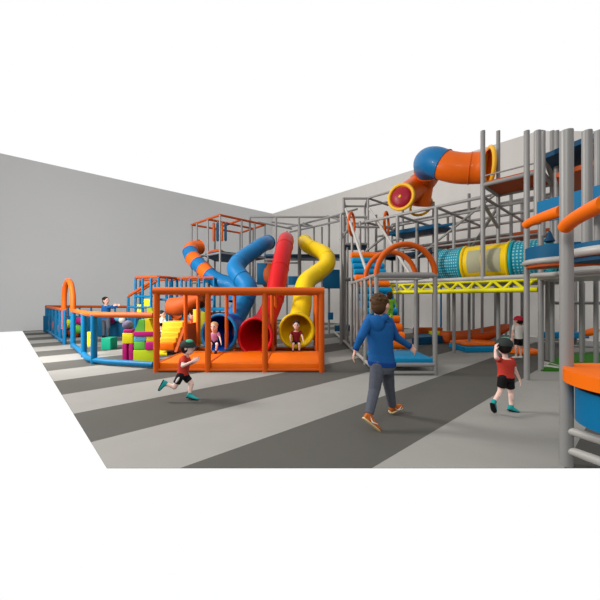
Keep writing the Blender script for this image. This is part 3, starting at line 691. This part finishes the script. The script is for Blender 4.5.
# ------------------------------------------------------------------ people
def bake(bm, voxel, smooth=2):
    me = bpy.data.meshes.new('t'); bmesh.ops.recalc_face_normals(bm, faces=bm.faces); bm.to_mesh(me); bm.free()
    o = bpy.data.objects.new('t', me); COL.objects.link(o)
    r = o.modifiers.new('r', 'REMESH'); r.mode = 'VOXEL'; r.voxel_size = voxel
    s = o.modifiers.new('s', 'SMOOTH'); s.iterations = smooth; s.factor = .5
    dg = bpy.context.evaluated_depsgraph_get(); dg.update()
    m2 = bpy.data.meshes.new_from_object(o.evaluated_get(dg))
    bpy.data.objects.remove(o); b2 = bmesh.new(); b2.from_mesh(m2); bpy.data.meshes.remove(m2); return b2
def caps(bm, a, b, ra, rb, n=14, round0=True, round1=True):
    a = V3(a); b = V3(b); t = (b-a).normalized(); x = t.cross(V3((.3, .2, 1))).normalized(); y = t.cross(x)
    secs = []
    if round0:
        for q in (80, 55, 28): s = math.radians(q); secs.append((a-t*ra*math.sin(s), x*ra*math.cos(s), y*ra*math.cos(s)))
    secs += [(a, x*ra, y*ra), (b, x*rb, y*rb)]
    if round1:
        for q in (28, 55, 80): s = math.radians(q); secs.append((b+t*rb*math.sin(s), x*rb*math.cos(s), y*rb*math.cos(s)))
    loft(bm, secs, n)
def hand(bm, w, d, s, pn, side):
    """w wrist, d direction, pn palm normal, side +1/-1 thumb side"""
    d = d.normalized(); x = d.cross(pn).normalized(); pn = x.cross(d).normalized()
    loft(bm, [(w+d*q*s, x*(wx*s), pn*(wy*s)) for q, wx, wy in ((-.02, .026, .02), (.02, .034, .017), (.055, .042, .015), (.09, .042, .013), (.1, .035, .01))], 14)
    for k, L in enumerate((.066, .075, .07, .054)):
        off = (k-1.5)*.0225*s*(-side); b0 = w+d*.09*s+x*off; fan = (k-1.5)*.06*(-side)
        d1 = (d+x*fan+pn*.22).normalized(); d2 = (d+x*fan+pn*.6).normalized(); d3 = (d+x*fan+pn*1.1).normalized()
        p1 = b0+d1*L*.45*s; p2 = p1+d2*L*.33*s; p3 = p2+d3*L*.26*s
        caps(bm, b0, p1, .0088*s, .0082*s, 8); caps(bm, p1, p2, .0082*s, .0076*s, 8); caps(bm, p2, p3, .0076*s, .0066*s, 8)
    b0 = w+d*.025*s+x*(side*.03*s); p1 = b0+(d*.7+x*side*.8+pn*.2).normalized()*.042*s; p2 = p1+(d*1+x*side*.25+pn*.3).normalized()*.034*s
    caps(bm, b0, p1, .012*s, .0095*s, 8); caps(bm, p1, p2, .0095*s, .0075*s, 8)
def person(label, J, F, HF, s, top, bottom, shoe, skin=SKIN, hair=HAIR_B, hh=.12, sleeve=1.0, leg=1.0, cap=None, hood=False, vox=.007, name='person', group=None, girl=False, hands=True):
    J = {k: P(*v) for k, v in J.items()}
    F = V3(F).normalized(); HF = V3(HF).normalized()
    up = V3((0, 0, 1)); S = F.cross(up).normalized()      # figure's right
    low = min(J['toL'].z, J['toR'].z, 0)
    pel = (J['hiL']+J['hiR'])/2; ch = (J['shL']+J['shR'])/2
    base = V3((pel.x, pel.y, max(0, min(v.z for v in J.values())-.03*s)))
    root = thing(name, label, 'person', base, group)
    sp = (ch-pel).normalized(); L = (ch-pel).length
    S2 = (J['shR']-J['shL']).normalized(); S1 = (J['hiR']-J['hiL']); S1 = (S*.5+S1.normalized()*.5).normalized()
    S2 = (S2+S*.3).normalized()
    def torso(bm, g, z0=-.12, z1=1.0, nk=True):
        hw = (J['shR']-J['shL']).length/2
        tab = [(-.14, .13, .10), (0, .165, .115), (.25, .148, .105), (.5, .15, .11), (.75, .168, .12), (.93, .17, .11), (1.03, .13, .085), (1.09, .07, .065)]
        secs = []
        for t, w, dp in tab:
            if t < z0-.001 or t > z1+.1: continue
            sd = lerp(S1, S2, max(0, min(1, t))).normalized(); fw = up.cross(sd).normalized() if False else sp.cross(sd).normalized()
            secs.append((pel+sp*(L*t), sd*(w*s+g), fw*(dp*s+g)))
        loft(bm, secs, 22)
    hc = J['head']; R = hh
    HS = HF.cross(up).normalized(); HU = HS.cross(HF).normalized()
    bm = bmesh.new(); torso(bm, 0)
    caps(bm, ch+sp*.02*s, hc-HU*R*.55, .055*s, .05*s)
    ell(bm, hc+HU*R*.1, (R*.72, R*.86, R*.9), HS, HF, HU)
    ell(bm, hc-HU*R*.42+HF*R*.18, (R*.52, R*.6, R*.56), HS, HF, HU)       # jaw
    ell(bm, hc-HU*R*.08+HF*R*.86, (R*.11, R*.16, R*.2), HS, HF, HU)       # nose
    for q in (-1, 1): ell(bm, hc+HS*q*R*.74-HU*R*.02, (R*.1, R*.18, R*.26), HS, HF, HU)
    for q in 'LR':
        caps(bm, J['sh'+q], J['el'+q], .05*s, .04*s); caps(bm, J['el'+q], J['wr'+q], .04*s, .026*s)
        caps(bm, J['hi'+q], J['kn'+q], .085*s, .058*s); caps(bm, J['kn'+q], J['an'+q], .056*s, .036*s)
        kn, an = J['kn'+q], J['an'+q]; cv = lerp(kn, an, .3)-F*.015*s; ell(bm, cv, (.05*s, .055*s, .1*s), S, F, (kn-an).normalized())
        caps(bm, J['an'+q], lerp(J['an'+q], J['to'+q], .6), .036*s, .02*s)
        if hands:
            dd = J['wr'+q]-J['el'+q]; hd = J.get('hd'+q); dd = (hd-J['wr'+q]) if hd is not None else dd
            pn = (F*.3+(S if q == 'L' else -S)).normalized()
            hand(bm, J['wr'+q], dd, s*1.05, pn, 1 if q == 'R' else -1)
    b2 = bake(bm, vox); link('body', b2, skin, root)
    # top
    bm = bmesh.new(); torso(bm, .018*s, -.0, .95)
    for q in 'LR':
        a, b, c = J['sh'+q], J['el'+q], J['wr'+q]
        if sleeve > .6:
            caps(bm, a, b, .066*s, .055*s); caps(bm, b, lerp(b, c, .93), .055*s, .04*s, round1=False)
        else: caps(bm, a, lerp(a, b, .62), .064*s, .062*s, round1=False)
    if hood:
        c = ch+sp*.06*s-F*.05*s
        for k in range(9):
            an = math.pi*(k/8)
            ell(bm, c+S*(.095*s*math.cos(an))-F*(.06*s*math.sin(an))-up*(.03*s*math.sin(an)), (.05*s, .05*s, .05*s), n=8)
        ell(bm, c-F*.07*s-up*.07*s, (.1*s, .045*s, .11*s), S, F, up, 10)
    b2 = bake(bm, vox*1.2, 3); tp_ = link('hoodie' if hood else 'shirt', b2, top, root)
    if sleeve > .6:
        for q in 'LR':
            b, c = J['el'+q], J['wr'+q]; bm = bmesh.new(); caps(bm, lerp(b, c, .9), lerp(b, c, 1.0), .043*s, .04*s, 16, False, False); link('cuff', bm, HOODIE_D if hood else top, tp_)
        if hood:
            bm = bmesh.new(); sd = S1; fw = sp.cross(sd).normalized()
            loft(bm, [(pel+sp*(L*t), sd*(w*s), fw*(w2*s)) for t, w, w2 in ((-.03, .17, .125), (-.02, .184, .137), (.07, .188, .14), (.09, .176, .13))], 26); link('hem_band', bm, HOODIE_D, tp_)
    # bottoms
    bm = bmesh.new()
    secs = []
    for t, w, dp in ((-.2, .12, .1), (-.08, .165, .12), (.04, .168, .118), (.1, .155, .11)):
        fw = sp.cross(S1).normalized(); secs.append((pel+sp*(L*t), S1*(w*s+.008*s), fw*(dp*s+.008*s)))
    loft(bm, secs, 22)
    for q in 'LR':
        a, b, c = J['hi'+q], J['kn'+q], J['an'+q]
        if leg > .6: caps(bm, a, b, .1*s, .076*s); caps(bm, b, lerp(b, c, .9), .074*s, .056*s, round1=False)
        else: caps(bm, a, lerp(a, b, .7), .1*s, .088*s, round1=False)
    b2 = bake(bm, vox*1.2, 3); link('trousers' if leg > .6 else 'shorts', b2, bottom, root)
    # shoes
    for q in 'LR':
        an, to = J['an'+q], J['to'+q]; kn = J['kn'+q]
        ss = s; s = s*(1.0 if hood else 1.22); ln = V3(to-an); he = an-(an-kn).normalized()*(-.0)
        sh = (kn-an).normalized(); fd = (to-an); fd = fd.normalized(); sd = fd.cross(sh).normalized(); nu = sd.cross(fd).normalized()
        heel = an-nu*.045*s-fd*.03*s
        Ls = (to-heel).length+.03*s
        fd2 = (to-nu*.012*s-heel).normalized(); nu2 = sd.cross(fd2).normalized()
        bm = bmesh.new(); loft(bm, [(heel+fd2*(Ls*t)+nu2*(zc_*s), sd*(w*s), nu2*(h_*s)) for t, w, h_, zc_ in ((-.06, .015, .02, .02), (-.02, .036, .045, .03), (.15, .04, .055, .035), (.35, .042, .045, .025), (.6, .047, .034, .012), (.85, .044, .026, .004), (1.0, .026, .016, 0), (1.04, .01, .006, 0))], 16); 
        caps(bm, an-sh*.01*s, an+sh*.045*s, .043*s, .042*s, 14, True, False)
        b2 = bake(bm, vox, 2); so = link('shoe', b2, shoe, root)
        bm = bmesh.new(); loft(bm, [(heel+fd2*(Ls*t)-nu2*(.016*s), sd*(w*s), nu2*(.012*s)) for t, w in ((-.06, .02), (0, .04), (.35, .044), (.65, .05), (.9, .044), (1.04, .015))], 14); link('sole', bm, SOLE if hood else BLACK, so)
        s_ = s; s = ss
        if hood:
            for sg in (-1, 1):
                bm = bmesh.new(); pp = [heel+fd2*(Ls*t)+nu2*(z_*s)+sd*(sg*w*s) for t, z_, w in ((.7, .028, .046), (.45, .004, .05), (.35, .01, .049), (.18, .04, .044))]
                sweep(bm, catmull(pp, 4), [.003, .005, .007, .009, .01, .01, .009, .008, .007, .006, .005, .004, .002], 6); link('shoe_mark', bm, WHITE, so)
    # face
    for q in (-1, 1):
        bm = bmesh.new(); ell(bm, hc+HS*(q*R*.3)+HU*R*.12+HF*R*.8, (R*.12, R*.07, R*.09), HS, HF, HU, 8); link('eye', bm, EYE_M, root)
        bm = bmesh.new(); ell(bm, hc+HS*(q*R*.3)+HU*R*.3+HF*R*.8, (R*.16, R*.05, R*.035), HS, HF, HU, 8); link('eyebrow', bm, hair, root)
    bm = bmesh.new(); ell(bm, hc-HU*R*.46+HF*R*.74, (R*.2, R*.06, R*.05), HS, HF, HU, 8); link('mouth', bm, LIP, root)
    # hair
    bm = bmesh.new(); ell(bm, hc+HU*R*(.05 if cap else .3)-HF*R*.14, (R*.8, R*(.8 if cap else .88), R*.82), HS, HF, HU, 14)
    ell(bm, hc-HU*R*.05-HF*R*.35, (R*.74, R*.62, R*.8), HS, HF, HU, 14)
    rnd = random.Random(len(label))
    if not cap:
        for k in range(44):
            t = rnd.uniform(0, 2*math.pi); ph = rnd.uniform(.15, 1.35)
            dr = (HS*math.cos(t)*math.sin(ph)+HF*(math.sin(t)*math.sin(ph)*.75-.25)+HU*math.cos(ph))
            ell(bm, hc+HU*R*.28-HF*R*.1+dr*R*.82, (R*.16, R*.16, R*.14), n=6)
        if girl: ell(bm, hc-HU*R*.6-HF*R*.4, (R*.7, R*.4, R*.9), HS, HF, HU, 10)
    b2 = bake(bm, vox*.9, 1)
    link('hair', b2, hair, root)
    if cap:
        cm, cf = cap; bm = bmesh.new(); n = 12; secs = []
        for i in range(n+1):
            t = math.pi*.54*i/n; sn = max(.03, math.sin(t)); secs.append((hc+HU*(R*.2+R*.9*math.cos(t))-HF*R*.06, HS*(R*.96*sn), HF*(R*1.06*sn)))
        loft(bm, secs, 24); cp = link('cap', bm, cm, root)
        bm = bmesh.new(); pr = []
        for q in range(13):
            an = math.pi*q/12; x_ = math.cos(an)*R*.72; y_ = R*.7+math.sin(an)*R*.75
            pr.append(hc+HS*x_+HF*y_+HU*(R*.24-.1*R*math.sin(an)))
        a = [bm.verts.new(p) for p in pr]; b = [bm.verts.new(p+HU*R*.06) for p in pr]; bm.faces.new(a[::-1]); bm.faces.new(b)
        for k in range(13): bm.faces.new((a[k], a[(k+1) % 13], b[(k+1) % 13], b[k]))
        link('cap_brim', bm, cm, cp)
        if cf:
            bm = bmesh.new(); ell(bm, hc+HU*R*.88+HF*R*.24+HS*R*.2, (R*.55, R*.5, R*.27), HS, HF, HU, 10); link('cap_panel', bm, cf, cp)
    return root, J, S, F
# adult
root, J, S, F = person('man in a blue hoodie and grey jeans walking away across the floor', dict(
    head=(381, 305.5, 4.22), shL=(368.5, 322, 4.18), shR=(388.5, 321.5, 4.28), elL=(361, 337, 4.08), elR=(396, 337, 4.34), wrL=(355.5, 349.5, 4.12), wrR=(410, 346.5, 4.42),
    hdL=(352, 361, 4.15), hdR=(416, 352, 4.46),
    hiL=(378, 364.5, 4.2), hiR=(386, 364.5, 4.28), knL=(374.5, 389, 4.16), knR=(389, 386, 4.42), anL=(368.5, 416.5, 4.02), anR=(392.5, 407.5, 4.55),
    toL=(378.5, 427.5, 4.0), toR=(400.5, 405.5, 4.66)), (.4, .92, 0), (.75, .6, 0), 1.0, HOODIE, JEANS, RUST, hair=HAIR_B, hh=.138, hood=True, vox=.0065)
# running boy
root, J, S, F = person('running boy in a red T-shirt and dark cap with black shorts', dict(
    head=(188, 347.5, 5.25), shL=(187, 357.5, 5.36), shR=(184, 357.5, 5.18), elL=(190, 364, 5.42), elR=(182.5, 366, 5.08), wrL=(195.5, 361.5, 5.4), wrR=(192.5, 361.5, 5.02), hdR=(198, 358.5, 5.02), hdL=(198, 358.5, 5.4),
    hiL=(184, 374.5, 5.3), hiR=(181, 375, 5.18), knL=(191.5, 384, 5.3), knR=(174.5, 387, 5.14), anL=(189.5, 395, 5.25), anR=(165, 383.5, 5.14),
    toL=(197, 398.3, 5.22), toR=(160.5, 389.5, 5.14)), (1, -.12, 0), (1, -.1, -.05), .66, REDT, BLKS, TEALS, SKIN_L, HAIR_K, .118, .3, .4, (CAPD, CAPG), vox=.0055)
bm = bmesh.new(); a, b = J['hiR'], J['knR']; c = lerp(a, b, .32)+V3((0, -.058, 0)); ell(bm, c, (.02, .014, .055), V3((1, 0, 0)), V3((0, 1, 0)), (a-b).normalized()); link('side_stripe', bm, WHITE, root)
# walking boy right
person('boy in a red T-shirt and dark cap seen from behind, hand raised to his head', dict(
    head=(504, 346.5, 4.66), shL=(499.5, 359.5, 4.64), shR=(511.5, 360, 4.7), elL=(496, 357.5, 4.56), elR=(515, 369.5, 4.72), wrL=(495.3, 350.5, 4.6), wrR=(519.5, 379, 4.76), hdL=(496, 344, 4.62), hdR=(521.5, 385, 4.77),
    hiL=(503, 377.5, 4.64), hiR=(509, 377.5, 4.68), knL=(500.5, 391, 4.68), knR=(511, 392.5, 4.72), anL=(493.5, 402.5, 4.5), anR=(511, 407.5, 4.68),
    toL=(494.5, 410, 4.56), toR=(517.5, 410.8, 4.66)), (.3, .95, 0), (.25, .95, -.05), .66, REDT, BLKS, TEALS, SKIN_L, HAIR_K, .118, .3, .4, (CAPD, CAPG), vox=.0055)
# far child, white shirt and red cap
def simple(label, px, head, foot, d, F, s, top, bottom, shoe, hair, cap=None, arms='down', skin=SKIN, **kw):
    H = foot-head; x = lambda q: px+q*F_PX/d*s
    c = lambda f: head+H*f
    sg = -1 if F[1] > 0 else 1     # image side of figure's left
    w = .17*abs(F[1])+.05
    J = dict(head=(px, c(.085), d), hiL=(x(sg*.08), c(.52), d), hiR=(x(-sg*.08), c(.52), d), knL=(x(sg*.1), c(.74), d-.1*s), knR=(x(-sg*.08), c(.74), d+.08*s), anL=(x(sg*.1), c(.95), d), anR=(x(-sg*.1), c(.95), d+.1*s))
    for q, g, g2 in (('L', sg, 1), ('R', -sg, -1)):
        J['sh'+q] = (x(g*w), c(.215), d)
        if arms == 'down': J['el'+q] = (x(g*(w+.06)), c(.37), d); J['wr'+q] = (x(g*(w+.08)), c(.5), d-.05)
        else: J['el'+q] = (x(g*w*.8+.2), c(.25), d-.1); J['wr'+q] = (x(g*w*.8+.42), c(.2), d-.15)
        an = P(*J['an'+q]); t = an+V3(F).normalized()*.14*s-V3((0, 0, .03*s)); J['to'+q] = (300+t.x/t.y*F_PX, 300-(t.z-EYE)/t.y*F_PX, t.y)
    return person(label, J, F, kw.pop('HF', F), s, top, bottom, shoe, skin, hair, kw.pop('hh', .12), kw.pop('sleeve', .3), kw.pop('leg', .4), cap, vox=.009, **kw)
simple('small child in a white shirt and red cap beyond the boy at right', 518.5, 317, 359, 8.85, (-.5, .85, 0), .64, WHITE, BLKS, WHITE, HAIR_K, (CAPR, None), skin=SKIN)
simple('person in a blue top reaching forward at the back of the pen', 106, 297.5, 338.4, 13.6, (.9, -.4, 0), .95, HOODIE, JEANS, BLKS, HAIR_K, arms='reach', sleeve=1, leg=1, hh=.15)
# seated children
def seated(label, px, hy, py, d, s, top, bottom, hair, legpx, girl=False, F=(0, -1, 0)):
    J = dict(head=(px, hy, d), shL=(px+4.3, hy+6.2, d+.08), shR=(px-4.3, hy+6.2, d+.08), elL=(px+6, hy+11, d), elR=(px-6, hy+11, d), wrL=(px+7, hy+15.5, d-.1), wrR=(px-5.6, hy+15.5, d-.1),
        hiL=(px+2.2, py, d+.1), hiR=(px-2.2, py, d+.1), knL=(px+3, py+2.5, d-.14), knR=(px-3.2, py+2.5, d-.14), anL=(px+legpx, py+9.5, d-.12), anR=(px-3.5, py+9.5, d-.12))
    for q in 'LR':
        an = P(*J['an'+q]); t = an+V3(F)*.09-V3((0, 0, .02)); J['to'+q] = (300+t.x/t.y*F_PX, 300-(t.z-EYE)/t.y*F_PX, t.y)
    return person(label, J, F, F, s, top, bottom, BLKS, SKIN_L, hair, .118, .3, .4, vox=.008, girl=girl)
seated('boy in a wine red T-shirt sitting in the mouth of the yellow slide', 296.3, 325.5, 342, 9.1, .62, WINE, BLKS, HAIR_K, 3)
seated('girl in a pink top with long blond hair sitting at the blue slide mouth', 214, 327, 342, 8.75, .6, PINKT, BLKS, HAIR_Y, 2, True)
simple('dark haired child in white on top of the yellow steps at left', 162.5, 313, 332, 10.6, (1, -.3, 0), .5, WHITE, BLKS, WHITE, HAIR_K, sleeve=1, hh=.12, hands=False)
simple('dark haired child in an orange top at the right end of the steps', 192.5, 314, 334, 11.4, (-1, -.3, 0), .5, REDT, BLKS, WHITE, HAIR_K, sleeve=.3, hh=.13, hands=False)
simple('child in lime green clothes climbing the roller stair behind the man', 389.5, 294, 320, 8.3, (0, 1, 0), .55, LGREEN, LGREEN, TEALS, HAIR_B, sleeve=1, leg=1, hh=.1, hands=False)

# ------------------------------------------------------------------ light, sky, camera
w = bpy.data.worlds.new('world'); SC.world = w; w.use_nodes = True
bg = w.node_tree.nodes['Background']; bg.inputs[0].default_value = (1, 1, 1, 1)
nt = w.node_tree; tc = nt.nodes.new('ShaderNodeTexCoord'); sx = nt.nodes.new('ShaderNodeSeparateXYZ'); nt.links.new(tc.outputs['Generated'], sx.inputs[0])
def ramp(out, a, b, lo, hi):     # world shaped for contrast: full ahead, bright overhead, dimmed behind the camera
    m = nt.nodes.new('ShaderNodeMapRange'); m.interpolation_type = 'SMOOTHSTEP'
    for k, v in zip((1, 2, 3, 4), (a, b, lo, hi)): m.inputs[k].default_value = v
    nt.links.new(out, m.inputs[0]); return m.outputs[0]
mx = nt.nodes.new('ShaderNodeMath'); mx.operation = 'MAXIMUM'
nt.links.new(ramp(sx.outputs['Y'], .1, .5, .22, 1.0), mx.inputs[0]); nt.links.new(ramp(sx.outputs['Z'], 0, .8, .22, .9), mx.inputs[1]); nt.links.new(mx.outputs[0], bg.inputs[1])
def area(name, loc, tgt, size, e, col=(1, 1, 1)):
    l = bpy.data.lights.new(name, 'AREA'); l.size = size; l.energy = e; l.color = col; o = bpy.data.objects.new(name, l); COL.objects.link(o)
    o.location = loc; o.rotation_euler = (V3(tgt)-V3(loc)).to_track_quat('-Z', 'Y').to_euler(); return o
area('key_light', (-9, 7.0, 7.0), (4, 7, .5), 2.2, 1050, (1, .97, .93))
area('front_fill', (-4, -4, 6.5), (5, 10, 1), 3, 430, (1, .98, .95))  # unseen fill lamp added behind the camera
area('wall_fill', (-8, 7, 3.0), (-5, 17, 3.8), 2.5, 520, (1, .99, .97))  # extra lamp out of view, added to brighten the left wall
cam = bpy.data.cameras.new('camera'); cam.sensor_width = 36; cam.lens = F_PX/600*36; cam.clip_end = 200
co = bpy.data.objects.new('camera', cam); COL.objects.link(co); co.location = (0, 0, EYE); co.rotation_euler = (math.pi/2, 0, 0); SC.camera = co
SC.view_settings.view_transform = 'Standard'; SC.view_settings.look = 'None'
